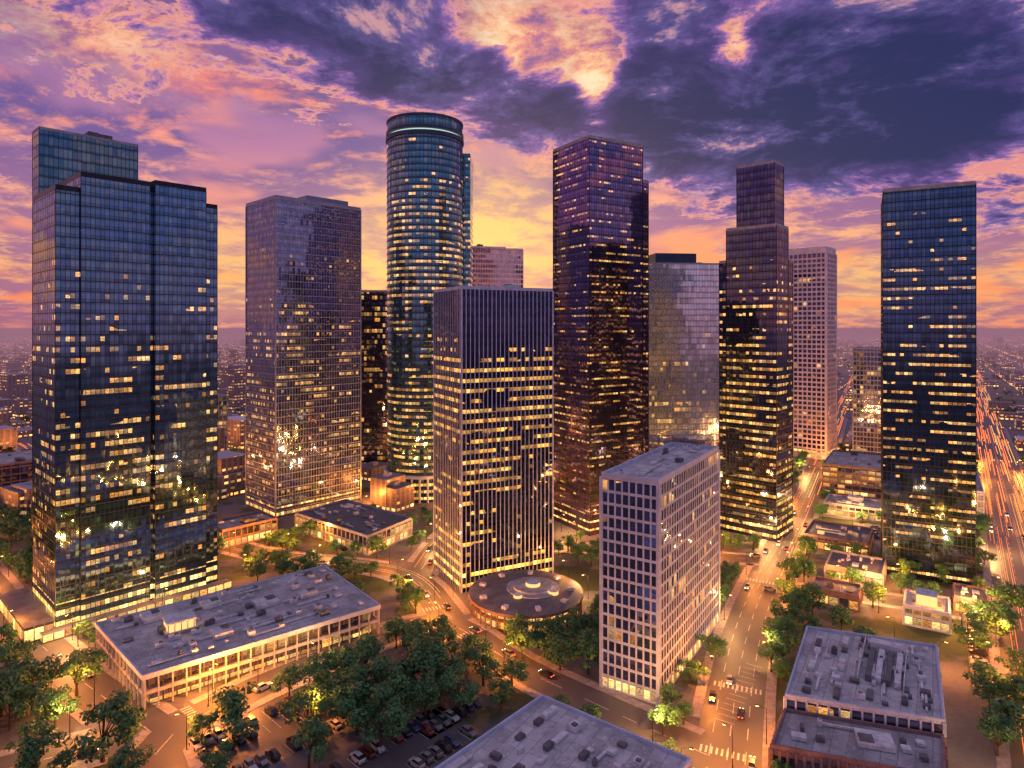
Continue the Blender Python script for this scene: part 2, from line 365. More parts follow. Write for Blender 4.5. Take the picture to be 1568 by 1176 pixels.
# ---- long low civic building
P=[(-96,169.5),(-42.8,212.8),(-71.3,248.6),(-127.7,200)]; FOOT.append(P)
e=empty('long_low_civic_building')
w=facade('civic_glazing',3.4,4.1,glass=(.3,.3,.38),frame=(.1,.09,.11),lit=.14,row=.12,strength=.8,seed=13,lobby=1.5,wv=(.1,.85))
mb=MB(); mb.prism(inset(P,2.2),0,8.0,0,1,bay=3.4); mb.build('recessed_walls',[w,roofM[0]],e)
mb=MB(); wallgrid(mb,inset(P,.6),0,7.9,4.1,3.4,(.9,.35),(.32,.5,1),0,0,.8,3)
mb.prism(inset(P,.5),3.75,4.15,0,0,True)
mb.build('colonnade',[parM],e)
mb=MB(); mb.prism(P,8.0,9.0,0,1,True); mb.build('roof_slab',[concW,roofM[3]],e)
roofstuff(e,P,9.0,roofM[0],concW,metalM,n=60,par_h=.35,seed=5,big=True,hmax=1.6)
uu=unit(53.2,43.3)
mb=MB(); a=(-101,190.5); mb.prism(rect(a,uu,9,7.5),9.05,10.0,0,0); mb.prism(rect(at(a,uu,.8,.8),uu,7.4,5.9),10.0,12.4,1,2)
mb.prism(rect(at(a,uu,.4,.4),uu,8.2,6.7),12.4,12.8,2,2,True)
for i in range(5):
    for j,(x_,y_) in enumerate([(.7+i*1.75,.68),(.7+i*1.75,6.65)]): mb.box(at(a,uu,x_,y_),uu,(-uu[1],uu[0]),.25,.2,10,12.4,0)
mb.build('roof_lantern',[parM,skyglow,metalM],e)
# ---- round pavilion
c=(4.9,231.5); r=19.5; FOOT.append(circ(c,r+1,24)); e=empty('round_pavilion')
w=facade('pavilion_glazing',1.6,3.3,glass=(.2,.2,.2),frame=(.2,.14,.08),lit=.95,row=1,strength=.7,seed=14,lobby=30,wv=(.12,.8))
mb=MB(); mb.prism(circ(c,r-1,64),0,5.4,0,1,bay=1.6); mb.build('glazed_wall',[w,roofM[1]],e)
mb=MB(); mb.prism(circ(c,r+.8,64),5.4,6.3,0,1,True); mb.prism(circ(c,r+.1,64),3.0,3.3,0,0,True)
for i in range(48):
    a=2*math.pi*i/48; mb.box((c[0]+(r-.2)*math.cos(a),c[1]+(r-.2)*math.sin(a)),(math.cos(a),math.sin(a)),(-math.sin(a),math.cos(a)),.5,.3,0,5.4,0)
mb.build('ring_roof',[brownC,roofM[1]],e)
mb=MB(); mb.prism(circ((7.5,234),7,32),6.35,7.4,0,1); mb.prism(circ((7.5,234),2.6,24),7.4,8.6,2,0); mb.prism(circ((14.5,229),1.8,20),6.35,7.5,2,0); mb.prism(circ((2,226),1.5,20),6.35,7.3,2,0)
mb.prism(circ((7.5,234),9.5,40),6.35,6.7,0,1)
for i in range(9):
    a=i*.7; mb.box((c[0]+15*math.cos(a),c[1]+15*math.sin(a)),(math.cos(a),math.sin(a)),(-math.sin(a),math.cos(a)),2.2,1.6,6.35,7.3,0)
mb.build('roof_court',[metalM,roofM[0],skyglow],e)
# ---- low buildings
def low(name,P,h,wcol=0,roof=0,bay=3.0,fl=3.6,lit=.3,seed=20,eq=8,glz=None,band=(.9,.25),fin=(.4,.3,1),hm=2.2,rows=False):
    w=facade(name+'_windows',bay,fl,glass=(.3,.3,.4),frame=(.08,.07,.08),lit=lit,row=lit,strength=.85,seed=seed,lobby=3.4,wv=(.1,.85))
    return tower(name,[(P,0,h)],None,fl,bay,band,fin,.7,roof,.8,eq,seed,wall=w,mb_m=wcol or parM,mf_m=wcol or parM,eqh=hm,rows=rows)
def crect(cx,cy,ang,w,d):
    u=(math.cos(ang),math.sin(ang)); return rect(at((cx,cy),u,-w/2,-d/2),u,w,d)
A57=math.radians(57.2); A47=math.radians(47)
low('flat_roofed_exhibition_hall',[(7.3,158.5),(-39,105),(-8,80),(37,135)],10,concW,2,3.0,3.4,.2,21,50,hm=1.6,rows=True)
e=low('brick_annex_building',[(56,141),(87,131),(95.5,144.5),(64.5,154.5)],9,brownC,0,1.6,4,.1,22,9,fin=(.5,.6,1),hm=1.2)
e=low('flat_roofed_office_block',[(64.8,155),(96,144.9),(116.5,179),(86,190.5)],12,concW,2,2.4,3.9,.25,23,34,hm=1.8,rows=True)
mb=MB(); uq=(math.cos(A57),math.sin(A57)); a=(94,158); vq=(-uq[1],uq[0])
for k_ in range(4): mb.box(at(a,uq,0,k_*2.1),uq,vq,17,1.3,12.1,13.6,k_%2)
mb.box(at(a,uq,18.2,0),uq,vq,3,7.6,12.1,14.4,0); mb.box(at(a,uq,-1.5,-.8),uq,vq,24,.2,12.1,14.0,0); mb.box(at(a,uq,-1.5,9),uq,vq,24,.2,12.1,14.0,0)
mb.build('chiller_yard',[metalM,unitM],e)
low('lit_corner_pavilion',crect(141,222,A57,15,13),6,concW,2,2.5,3.5,1.2,24,2)
mb=MB(); mb.prism(crect(141,222,A57,7,6),6.1,9.6,0,1)
mb.build('roof_lantern',[skyglow,metalM],bpy.data.objects['lit_corner_pavilion'])
low('single_storey_shop_row',crect(138,262,A57,20,20),5,parM,1,3,4,.4,25,8)
low('flat_roofed_store',crect(150,300,A57,26,26),5.5,brownC,1,3,4,.4,26,8)
low('brown_parking_garage',crect(216,405,A57,50,36),17,brownC,0,4,3.2,.3,27,9,band=(1.2,.4))
low('low_warehouse',crect(184,348,A57,20,30),6,parM,0,3,3.5,.4,28,8)
low('long_lavender_warehouse',crect(258,375,A57,60,18),12,concW,0,3,3.6,.2,29,12)
low('terrace_building',crect(-127,308,A47,26,16),8,brownC,0,3,3.8,.9,30,6)
low('diamond_plan_hall',[(-63,285),(-48,312),(-88,346),(-106,320)],8,parM,1,3,3.8,.4,31,20,hm=1.4)
low('left_warehouse_hall',crect(-300,385,A47,50,45),22,brownC,0,4,4,.1,32,8)
low('small_office_block',crect(-222,470,A47,24,22),50,mauve,0,3,3.6,.2,33,3)
low('slender_grey_tower',crect(262,478,A57,22,20),84,mauve,1,2.2,3.4,.12,34,2)
low('small_courtyard_building',crect(118,238,A57,12,16),5,brownC,1,3,4,.9,35,4)
low('entrance_kiosk_building',crect(163,232,A57,14,10),5,brownC,1,3,4,.9,36,4)
w=facade('dark_back_tower_windows',1.8,3.8,glass=(.2,.17,.3),frame=(.03,.02,.04),lit=.15,row=.15,strength=.8,seed=40)
tower('dark_rear_office_tower',[(crect(-92,462,.1,36,28),0,124)],None,3.8,1.8,(.8,.1),(.2,.12,1),.5,1,1,2,40,wall=w)
w=facade('pink_rear_tower_windows',2.0,3.8,glass=(.8,.5,.56),frame=(.6,.34,.38),lit=.02,row=.01,strength=.8,seed=41)
tower('pink_granite_tower',[(rect((-38,500),unit(1,.25),34,30),0,161),(rect((-4.9,508.4),unit(1,.25),14,26),0,160)],None,3.8,2.0,(1.4,.05),(.3,.06,1),.5,1,1,2,41,wall=w,mb_m=concP,mf_m=concP)

# ------------------------------------------------------------------ ground
m,g,b=newmat('city_ground'); pos=g.n('ShaderNodeNewGeometry').outputs['Position']
n=g.ss(g.noise(pos,.022,5,.6),.51,.58); n2=g.noise(pos,.6,5,.6)
vor=g.n('ShaderNodeTexVoronoi'); g.put(vor.inputs['Vector'],pos); vor.inputs['Scale'].default_value=.035
pav=g.mix(n2,(.07,.07,.078),(.19,.185,.20)); pav=g.mix(g.m('MULTIPLY',g.sep(vor.outputs['Color'])[0],.5),pav,(.07,.07,.08))
grs=g.mix(n2,(.02,.035,.013),(.06,.085,.03))
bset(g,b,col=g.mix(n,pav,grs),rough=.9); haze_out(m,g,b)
mb=MB(); S=26000
mb.quad([(-S,-3000,0),(S,-3000,0),(S,S,0),(-S,S,0)]); mb.build('ground',[m])
asph,g,b=newmat('asphalt'); pos=g.n('ShaderNodeNewGeometry').outputs['Position']
n=g.noise(pos,.25,6,.65); n2=g.noise(pos,5,3,.6)
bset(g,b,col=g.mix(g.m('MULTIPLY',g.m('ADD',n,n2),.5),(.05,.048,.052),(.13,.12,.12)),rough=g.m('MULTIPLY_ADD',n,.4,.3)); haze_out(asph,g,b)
pavM=mottled('pavement_concrete',(.28,.25,.25),.8,.3,.6)
paint=mottled('road_marking_paint',(.55,.53,.5),.6,.35,1.2)
ROADS=[
 ('boulevard',[(30,104),(46,142),(70,200),(96,250),(158,357),(260,540),(420,830),(900,1690),(1700,3100)],15),
 ('cross_street',[(-74,138),(-89,161),(-39,215),(-22,224),(0,193),(22,173),(47,151)],12),
 ('curving_avenue',[(-22,224),(-38,262),(-64,274),(-104,282),(-160,318),(-240,390),(-420,560)],12),
 ('side_street',[(-38,262),(-34,300),(-24,345),(-12,440),(10,620),(60,1200)],11),
 ('plaza_street',[(-34,300),(20,298),(70,286),(113,279)],10),
 ('west_street',[(-89,161),(-138,196),(-200,250),(-330,370)],12),
 ('near_west_street',[(-89,161),(-150,128)],12),
 ('highway',[(60,52),(112,125),(218,278),(518,714),(1500,2140),(3000,4300)],24),
 ('east_cross_street',[(96,250),(130,244),(176,218),(205,258)],10),
 ('far_cross_street',[(158,357),(205,330),(262,345)],11),
 ('north_cross_street',[(-420,560),(-12,440),(200,430),(330,440)],10)]
def dense(pts,st):
    out=[]
    for a,b in zip(pts,pts[1:]):
        L=math.hypot(b[0]-a[0],b[1]-a[1]); n=max(1,int(L/st))
        for i in range(n): out.append((a[0]+(b[0]-a[0])*i/n,a[1]+(b[1]-a[1])*i/n))
    out.append(pts[-1]); return out
def smooth(pts,it=3):
    for _ in range(it):
        q=[pts[0]]
        for a,b in zip(pts,pts[1:]):
            q+= [(a[0]*.75+b[0]*.25,a[1]*.75+b[1]*.25),(a[0]*.25+b[0]*.75,a[1]*.25+b[1]*.75)]
        q.append(pts[-1]); pts=q
    return pts
RD=[]
for nm,pts,wd in ROADS: RD.append((nm,dense(smooth(pts,2),4),wd))
def road_at(p,extra=0,skip=None):
    for nm,pts,wd in RD:
        if nm==skip: continue
        for i in range(0,len(pts)-1):
            a=pts[i]
            if abs(a[0]-p[0])>wd+extra+8 or abs(a[1]-p[1])>wd+extra+8: continue
            if segd(p,a,pts[i+1])<wd/2+extra: return True
    return False
def nrmls(pts):
    out=[]
    for i in range(len(pts)):
        a=pts[max(0,i-1)]; b=pts[min(len(pts)-1,i+1)]; u=unit(b[0]-a[0],b[1]-a[1]); out.append((-u[1],u[0]))
    return out
def inb(p,k=0):
    for P in FOOT:
        if pip(p,P): return True
        if k:
            n=len(P)
            for i in range(n):
                if segd(p,P[i],P[(i+1)%n])<k: return True
    return False
LAMPS=[]
trail=MB()
for ri,(nm,pts,wd) in enumerate(RD):
    N=nrmls(pts); z=.012+ri*.004
    mb=MB()
    def strip(o1,o2,z0,mat,rng,zt=None,M=None):
        M=M or mb
        for i in rng:
            a,b=pts[i],pts[i+1]; na,nb_=N[i],N[i+1]
            A=(a[0]+na[0]*o1,a[1]+na[1]*o1);B=(b[0]+nb_[0]*o1,b[1]+nb_[1]*o1);C=(b[0]+nb_[0]*o2,b[1]+nb_[1]*o2);D=(a[0]+na[0]*o2,a[1]+na[1]*o2)
            M.quad([(*A,z0),(*B,z0),(*C,z0),(*D,z0)],mat)
            if zt:
                for e1,e2 in((A,B),(C,D)): M.quad([(*e1,0),(*e2,0),(*e2,z0),(*e1,z0)],mat)
    strip(wd/2,-wd/2,z,0,range(len(pts)-1))
    near=[i for i in range(len(pts)-1) if math.hypot(*pts[i])<800]
    offs=[0] if wd<14 else ([-4,0,4] if wd<20 else [-8,-4,-.3,.3,4,8])
    for o in offs:
        strip(o+.09,o-.09,z+.07,1,[i for i in near if (abs(o)<.5 and wd>20) or i%2==0])
    for sgn in(1,-1):
        for i in near:
            mx,my=pts[i][0]+N[i][0]*sgn*(wd/2+1.4),pts[i][1]+N[i][1]*sgn*(wd/2+1.4)
            if road_at((mx,my),1.6,nm): continue
            strip(sgn*(wd/2+2.7),sgn*wd/2,.13,2,[i],True)
    mb.build(nm,[asph,paint,pavM])
    # long-exposure light streaks of passing traffic
    if nm in('highway','boulevard','curving_avenue','side_street','cross_street'):
        lanes={'highway':[-10,-8,-6,-4,-2,2,4,6,8,10],'boulevard':[-5,-2.4,2.4,5],'curving_avenue':[-2.6,2.6],'side_street':[-2.4,2.4],'cross_street':[-2.4,2.4]}[nm]
        for o in lanes:
            for off in(-.65,.65):
                i=random.randrange(0,8)
                while i<len(pts)-1:
                    L=random.randrange(8,40); rng=[j for j in range(i,min(i+L,len(pts)-1)) if math.hypot(*pts[j])<2600]
                    dmin=min([math.hypot(*pts[j]) for j in rng] or [0])
                    if dmin>(120 if nm=='highway' else 190): 
                        q=.05 if dmin<400 else .16
                        strip(o+off+q,o+off-q,.62,0 if (o>0 or R()<.4) else 1,rng,M=trail)
                    i+=L+random.randrange(4,30)
    acc=0; side=1
    for i in range(len(pts)-1):
        d=math.hypot(*pts[i])
        if d>640 or pts[i][1]<95: continue
        acc+=math.hypot(pts[i+1][0]-pts[i][0],pts[i+1][1]-pts[i][1])
        gap=20 if d<330 else 38
        if acc>gap:
            acc=0; side=-side
            p=(pts[i][0]+N[i][0]*side*(wd/2+.8),pts[i][1]+N[i][1]*side*(wd/2+.8))
            if inb(p,2.2) or road_at(p,.3,nm): continue
            LAMPS.append((p,math.atan2(-N[i][1]*side,-N[i][0]*side),d))
trail.build('traffic_light_trails',[emis('tail_light_streak',(1,.20,.03),2.4),emis('head_light_streak',(1,.48,.13),1.8)])
# zebra crossings
mb=MB()
for (x_,y_,an,wd_) in [(50,153,67,14),(62,181,67,14),(-30,220,48,11),(-13,213,-52,11),(-27,232,112,11),(-82,168,48,11),(98,256,62,14)]:
    u=(math.cos(math.radians(an)),math.sin(math.radians(an))); v=(-u[1],u[0])
    n_=int(wd_/1.2)
    for k in range(n_):
        c0=at((x_,y_),u,-1.5,-wd_/2+k*1.2+.3); P=[(c0[0]+u[0]*a_+v[0]*b_,c0[1]+u[1]*a_+v[1]*b_,.136) for a_,b_ in((0,0),(2.6,0),(2.6,.45),(0,.45))]; mb.quad(P)
mb.build('zebra_crossing_markings',[paint])
for p in [(-140,208),(-122,228),(-110,246),(-105,262),(-172,222),(-150,205),(-40,240),(-28,236),(-5,256),(22,255),(28,240),(-24,214),(-62,225),(-50,225),(-30,365),(-58,362),(-75,372),(-85,300),(-60,318),(24,318),(30,303),(52,310),(72,325),(90,300),(112,300),(128,296),(112,262),(126,250),(134,236),(150,215),(155,226),(146,212),(128,228),(120,205),(124,190),(50,148),(62,208),(150,250),(-92,200),(-100,330),(-80,350),(-110,296),(-140,300),(172,330),(-80,172),(-70,180),(-50,160),(-8,200),(136,190),(-110,172)]:
    if not inb(p,2.0): LAMPS.append((p,R()*6.28,math.hypot(*p)))
mb=MB()
def cone(mb,p,q,r0,r1,n=6,mat=0):
    p=Vector(p);q=Vector(q);d=(q-p).normalized(); a=d.orthogonal().normalized(); b_=d.cross(a)
    A=[p+(a*math.cos(2*math.pi*i/n)+b_*math.sin(2*math.pi*i/n))*r0 for i in range(n)]
    B=[q+(a*math.cos(2*math.pi*i/n)+b_*math.sin(2*math.pi*i/n))*r1 for i in range(n)]
    for i in range(n):
        j=(i+1)%n; mb.quad([A[i],A[j],B[j],B[i]],mat)
cone(mb,(0,0,0),(0,0,.5),.2,.16); cone(mb,(0,0,.5),(0,0,8.6),.11,.07); cone(mb,(0,0,8.5),(1.8,0,9.0),.06,.05)
mb.box((1.6,-.2),(1,0),(0,1),.9,.4,8.95,9.12,0); mb.box((1.68,-.16),(1,0),(0,1),.74,.32,8.86,8.94,1)
lampglow=emis('sodium_lamp_glow',(1,.5,.14),20)
lo=mb.build('street_lamp',[darkmetal,lampglow]); lme=lo.data; bpy.data.objects.remove(lo)
for (p,a,d) in LAMPS:
    o=bpy.data.objects.new('street_lamp',lme); o.location=(p[0],p[1],0); o.rotation_euler=(0,0,a); COL.objects.link(o)
    L=bpy.data.lights.new('lamp_light','POINT'); L.energy=12500*U(.7,1.3) if d<330 else 27000
    L.color=(1,.28,.035) if R()<.75 else (1,.45,.14); L.shadow_soft_size=.35
    lo=bpy.data.objects.new('lamp_light',L); COL.objects.link(lo); lo.parent=o; lo.location=(2.05,0,8.6)
print('lamps',len(LAMPS))
# ------------------------------------------------------------------ trees
leafM,g,b=newmat('foliage'); geo=g.n('ShaderNodeNewGeometry'); oi=g.n('ShaderNodeObjectInfo')
rp=geo.outputs['Random Per Island']
f=g.m('ADD',g.m('MULTIPLY',rp,.55),g.m('MULTIPLY',oi.outputs['Random'],.45))
bset(g,b,col=g.mix(f,(.035,.12,.045),(.10,.25,.075)),rough=.7)
barkM=mottled('bark',(.07,.05,.035),.9,.3,2)
def maketree(seed,h=12,cr=5.6):
    rs=random.Random(seed); mb=MB()
    th=h*.3; cone(mb,(0,0,0),(0,0,th*.6),.38,.27,7,0); cone(mb,(0,0,th*.6),(.1,.1,h*.72),.27,.08,6,0)
    cl=[]
    for i in range(20):
        a=rs.uniform(0,6.28); rr=cr*math.sqrt(rs.random())*.8; zz=h*rs.uniform(.34,.88); 
        k=1-abs((zz/h-.55))*1.1; rr*=max(.3,k)*1.1
        c=Vector((math.cos(a)*rr,math.sin(a)*rr,zz)); cl.append((c,rs.uniform(1.1,2.3)))
        if i<9: cone(mb,(0,0,th*rs.uniform(.6,1.3)),tuple(c),.14,.04,4,0)
    for c,r in cl:
        for k in range(int(95*r*r/3)):
            d=Vector((rs.gauss(0,1),rs.gauss(0,1),rs.gauss(0,1))).normalized()
            p=c+Vector((d.x,d.y,d.z*.75))*r*rs.uniform(.55,1.12)
            s=rs.uniform(.2,.46); n=(d+Vector((rs.uniform(-.7,.7),rs.uniform(-.7,.7),rs.uniform(-.2,.9)))).normalized()
            a=n.orthogonal().normalized(); b_=n.cross(a); t=rs.uniform(0,3.14)
            a2=a*math.cos(t)+b_*math.sin(t); b2=n.cross(a2)
            mb.quad([p+a2*s,p+b2*s*.7,p-a2*s*.9,p-b2*s*.75],1)
    o=mb.build('oak_tree',[barkM,leafM]); me=o.data; bpy.data.objects.remove(o); return me
TM=[maketree(i,12,U(5.2,6.8)) for i in range(7)]
TP=[]
def tree(x,y,h=None,force=False):
    if not force and (inb((x,y),2.2) or road_at((x,y),.8)): return
    if inb((x,y),1.0): return
    h=h or U(7,12)
    for a,b_,c in TP:
        if math.hypot(a-x,b_-y)<(h+c)*.25: return
    TP.append((x,y,h)); o=bpy.data.objects.new('oak_tree',random.choice(TM)); COL.objects.link(o)
    o.location=(x,y,0); s=h/12; o.scale=(s*U(.9,1.2),s*U(.9,1.2),s*U(.85,1.1)); o.rotation_euler=(0,0,U(0,6.28))
for x,y,h in [(-67,159,15),(-94,150,15),(-124,169,14),(-118,177,12),(-143,186,12),(-132,160,13),(-31,154,15),(-33,166,14),(-24,178,15),(-17,182,13),(-31,200,12),(-36,203,9),(-42,189,11),(-53,180,10),(-60,176,10),(-14,169,12),(-8,182,11),(0,181,9),
  (3,196,11),(10,198,12),(17,201,12),(22,188,12),(14,190,11),(22,208,11),(26,205,9),(19,160,8),(37,160,9),(75,189,9),(80,193,11),(84,204,10),(91,217,11),(96,222,12),(104,226,12),(108,214,10),(115,246,9),(106,252,11),(85,253,10),(80,247,9),(76,258,10),
  (151,208,12),(160,214,12),(168,220,13),(150,236,10),(120,159,12),(141,180,12),(113,152,11),(128,165,12),(125,148,13),(-25,190,13),(-46,148,11),(-108,148,10),(-11,193,10),(-40,172,13),(-52,166,11),(-22,166,12),(-38,160,12),(-112,160,12),(-104,142,12),(-128,148,13),(-83,143,9),(-3,170,9),(60,196,8),(-20,170,13),(-44,180,11)]:
    tree(x,y,h*U(.9,1.05),True)
for cx,cy,r,n,h in [(-95,262,14,9,8),(-78,266,12,8,8),(-60,262,9,5,8),(-235,300,40,26,11),(-190,255,18,12,10),(-100,300,12,8,8),(-40,228,9,4,8),(-28,290,14,8,9),(25,290,14,8,9),(40,280,16,9,8),(-60,330,20,9,9),(95,285,16,9,8),(118,325,14,8,9),(120,262,18,12,9),(165,245,20,12,9),(140,280,14,8,9),(-45,170,18,8,10),(-5,210,14,8,8),(100,195,16,6,8),(-150,170,14,7,10),(-240,250,30,14,10),(-300,330,50,30,11),(180,440,40,20,10),(210,300,30,14,9),(-60,250,10,5,8),(30,222,10,6,8),(150,190,14,8,10),(-20,205,12,6,9),(-35,180,14,7,12),(-120,165,16,8,11),(130,170,14,8,10)]:
    for i in range(n):
        a=U(0,6.28); q=r*math.sqrt(R()); tree(cx+q*math.cos(a),cy+q*math.sin(a),h*U(.75,1.2))
for nm,pts,wd in RD:
    N=nrmls(pts)
    for i in range(0,len(pts)-1,2):
        d=math.hypot(*pts[i])
        if d>600 or nm=='highway' and R()<.5: continue
        for sgn in(1,-1):
            if R()<.65: tree(pts[i][0]+N[i][0]*sgn*(wd/2+U(3.2,5)),pts[i][1]+N[i][1]*sgn*(wd/2+U(3.2,5)),U(5.5,9))
print('trees',len(TP))
# ------------------------------------------------------------------ cars
def carmesh(lights):
    mb=MB()
    st=[(-2.25,.40,.78,.72),(-2.12,.28,.95,.84),(-1.3,.22,1.0,.9),(1.0,.22,.95,.9),(1.95,.26,.82,.86),(2.25,.38,.64,.72)]
    R4=lambda s:[(s[0],-s[3],s[1]),(s[0],s[3],s[1]),(s[0],s[3]*.93,s[2]),(s[0],-s[3]*.93,s[2])]
    for a,b_ in zip(st,st[1:]):
        A,B=R4(a),R4(b_)
        for i in range(4):
            j=(i+1)%4; mb.quad([A[j],A[i],B[i],B[j]],0)
    mb.quad(R4(st[0])[::-1],0); mb.quad(R4(st[-1]),0)
    lo=[(-1.85,-.8,.96),(.95,-.8,.94),(.95,.8,.94),(-1.85,.8,.96)]; hi=[(-1.25,-.6,1.44),(.2,-.6,1.46),(.2,.6,1.46),(-1.25,.6,1.44)]
    for i in range(4):
        j=(i+1)%4; mb.quad([lo[i],lo[j],hi[j],hi[i]],1)
    mb.quad(hi,0)
    for x in(-1.4,1.4):
        for y in(-.8,.8):
            n=10; c=[(x+.33*math.cos(2*math.pi*i/n),.33+.33*math.sin(2*math.pi*i/n)) for i in range(n)]
            for i in range(n):
                j=(i+1)%n; mb.quad([(c[i][0],y-.12,c[i][1]),(c[j][0],y-.12,c[j][1]),(c[j][0],y+.12,c[j][1]),(c[i][0],y+.12,c[i][1])],2)
            mb.quad([(p[0],y+.12,p[1]) for p in c],2); mb.quad([(p[0],y-.12,p[1]) for p in c][::-1],2)
    for y in(-.6,.3):
        mb.box((2.18,y),(1,0),(0,1),.1,.34,.56,.7,3 if lights else 1); mb.box((-2.3,y),(1,0),(0,1),.12,.34,.62,.78,4)
    o=mb.build('car',[carP,carG,tyre,headl,taill if lights else tailoff]); me=o.data; bpy.data.objects.remove(o); return me
carP,g,b=newmat('car_paint'); oi=g.n('ShaderNodeObjectInfo')
bset(g,b,col=g.ramp(oi.outputs['Random'],[(0,(.35,.35,.37)),(.15,(.03,.03,.035)),(.5,(.18,.19,.2)),(.72,(.55,.55,.55)),(.82,(.06,.08,.16)),(.93,(.2,.03,.03))],'CONSTANT'),rough=.25)
b.inputs['Coat Weight'].default_value=.6
carG,g,b=newmat('car_glass'); bset(g,b,col=(.02,.02,.025),rough=.08)
tyre,g,b=newmat('tyre_rubber'); bset(g,b,col=(.02,.02,.02),rough=.9)
headl=emis('headlight',(1,.75,.45),12); taill=emis('taillight',(1,.06,.02),10); tailoff=mottled('taillight_off',(.2,.01,.01),.3,.2,2)
CP=carmesh(False); CM=carmesh(True)
CS=[]
def car(x,y,a,me,name):
    if inb((x,y),1.5): return
    for p in CS:
        if abs(p[0]-x)<4 and math.hypot(p[0]-x,p[1]-y)<2.3: return
    CS.append((x,y)); o=bpy.data.objects.new(name,me); COL.objects.link(o); o.location=(x,y,.07 if me is CM else .04); o.rotation_euler=(0,0,a)
    s=U(.94,1.12); o.scale=(s,U(.95,1.05),U(.95,1.25))
for ri,(nm,pts,wd) in enumerate(RD):
    N=nrmls(pts)
    for i in range(len(pts)-1):
        d=math.hypot(*pts[i])
        if d>(450 if nm in('highway','boulevard') else 420): continue
        for o_ in ([-2.2,2.2] if wd<14 else ([-5.5,-2,2,5.5] if wd<20 else [-10,-6,-2.2,2.2,6,10])):
            if R()<.06:
                a=math.atan2(-N[i][0],N[i][1]); 
                car(pts[i][0]+N[i][0]*o_,pts[i][1]+N[i][1]*o_,a+(math.pi if o_>0 else 0),CM,'moving_car')
def lot(o,ang,w,rows,fill=.75,gap=6.2):
    u=(math.cos(ang),math.sin(ang)); v=(-u[1],u[0]); mb=MB(); d=rows*5.2+((rows+1)//2)*gap
    P=rect(o,u,w,d); mb.prism(P,0,.009,0,0); y=.2
    for r in range(rows):
        for k in range(int(w/2.7)+1):
            a=at(o,u,k*2.7,y); mb.quad([(*at(o,u,k*2.7,y),.016),(*at(o,u,k*2.7+.12,y),.016),(*at(o,u,k*2.7+.12,y+4.8),.016),(*at(o,u,k*2.7,y+4.8),.016)],1)
            if k<int(w/2.7) and R()<fill:
                q=at(o,u,k*2.7+1.4,y+2.4); 
                if not road_at(q,.5): car(q[0],q[1],ang+math.pi/2+(math.pi if R()<.5 else 0)+U(-.03,.03),CP,'parked_car')
        y+=5.2+(gap if r%2==0 else .2)
    mb.build('parking_lot',[asph,paint])
lot((-62,141),A47,38,3); lot((-30,136),A47,34,2,.7); lot((140,170),A57,52,2); lot((118,118),A57,40,2,.7)
lot((-104,132),math.radians(138),40,2); lot((-20,158),A47,20,1); lot((56,164),A57,34,1,.5); lot((190,262),A57,40,2); lot((-75,290),A47,10,1)
lot((126,290),A57,14,1); lot((172,285),A57,40,2); lot((230,420),A57,50,3)
# ------------------------------------------------------------------ distant city
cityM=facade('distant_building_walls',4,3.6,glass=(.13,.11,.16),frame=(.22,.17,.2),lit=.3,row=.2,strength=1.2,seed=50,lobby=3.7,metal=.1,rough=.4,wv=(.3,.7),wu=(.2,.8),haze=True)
rfM,g,b=newmat('distant_roofs'); geo=g.n('ShaderNodeNewGeometry')
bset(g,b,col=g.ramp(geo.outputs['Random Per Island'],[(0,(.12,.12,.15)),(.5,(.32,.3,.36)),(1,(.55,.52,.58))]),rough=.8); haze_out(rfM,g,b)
mb=MB(); lm=MB(); tm=MB()
ca,sa=math.cos(A57),math.sin(A57)
def w2(a,b_): return (a*ca-b_*sa,a*sa+b_*ca)
cnt=0
for i in range(9500):
    Y=330+ (6500)*(R()**1.9); X=U(-1,1)*(.92*Y+60)
    a=X*ca+Y*sa; b_=-X*sa+Y*ca
    if (a%92)<13 or (b_%110)<13: continue
    p=(X,Y)
    if Y<650:
        if inb(p,16) : continue
        if road_at(p,15): continue
    elif Y<1400 and road_at(p,14): continue
    w_,d_=U(9,26),U(9,30)
    if a%92+w_>90: w_=90-a%92
    if b_%110+d_>108: d_=108-b_%110
    if w_<5 or d_<5: continue
    h=U(4,10) if R()<.8 else U(10,24)
    if R()<.012: h=U(30,60)
    o=w2(a,b_); P=rect(o,(ca,sa),w_,d_)
    if Y<650 and (any(inb(c,2) for c in P) or any(road_at(c,2) for c in P)): continue
    mb.prism(P,0,h,0,1,bay=4,uo=int(U(0,400))*4); cnt+=1
    if R()<.5: mb.prism(rect(at(o,(ca,sa),w_*.3,d_*.3),(ca,sa),w_*.25,d_*.25),h,h+2,1,1)
mb.build('distant_city_blocks',[cityM,rfM])
def octa(mb,x,y,z,s):
    q=[(x+s,y,z),(x,y+s,z),(x-s,y,z),(x,y-s,z)]
    for i in range(4): mb.quad([q[i],q[(i+1)%4],(x,y,z+s)],0); mb.quad([q[(i+1)%4],q[i],(x,y,z-s)],0)
for i in range(7500):
    Y=420+5600*(R()**1.8); X=U(-1,1)*(.92*Y+60); a=X*ca+Y*sa; b_=-X*sa+Y*ca
    if R()<.5: a=round(a/92)*92+6
    else: b_=round(b_/110)*110+6
    x,y=w2(a,b_)
    if y<420 or (y<700 and inb((x,y),2)): continue
    octa(lm,x,y,8,.28+y/3400)
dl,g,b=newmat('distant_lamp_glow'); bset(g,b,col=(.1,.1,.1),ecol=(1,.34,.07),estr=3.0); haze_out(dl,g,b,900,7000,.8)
lm.build('distant_street_lights',[dl])
fm,g,b=newmat('distant_foliage'); geo=g.n('ShaderNodeNewGeometry')
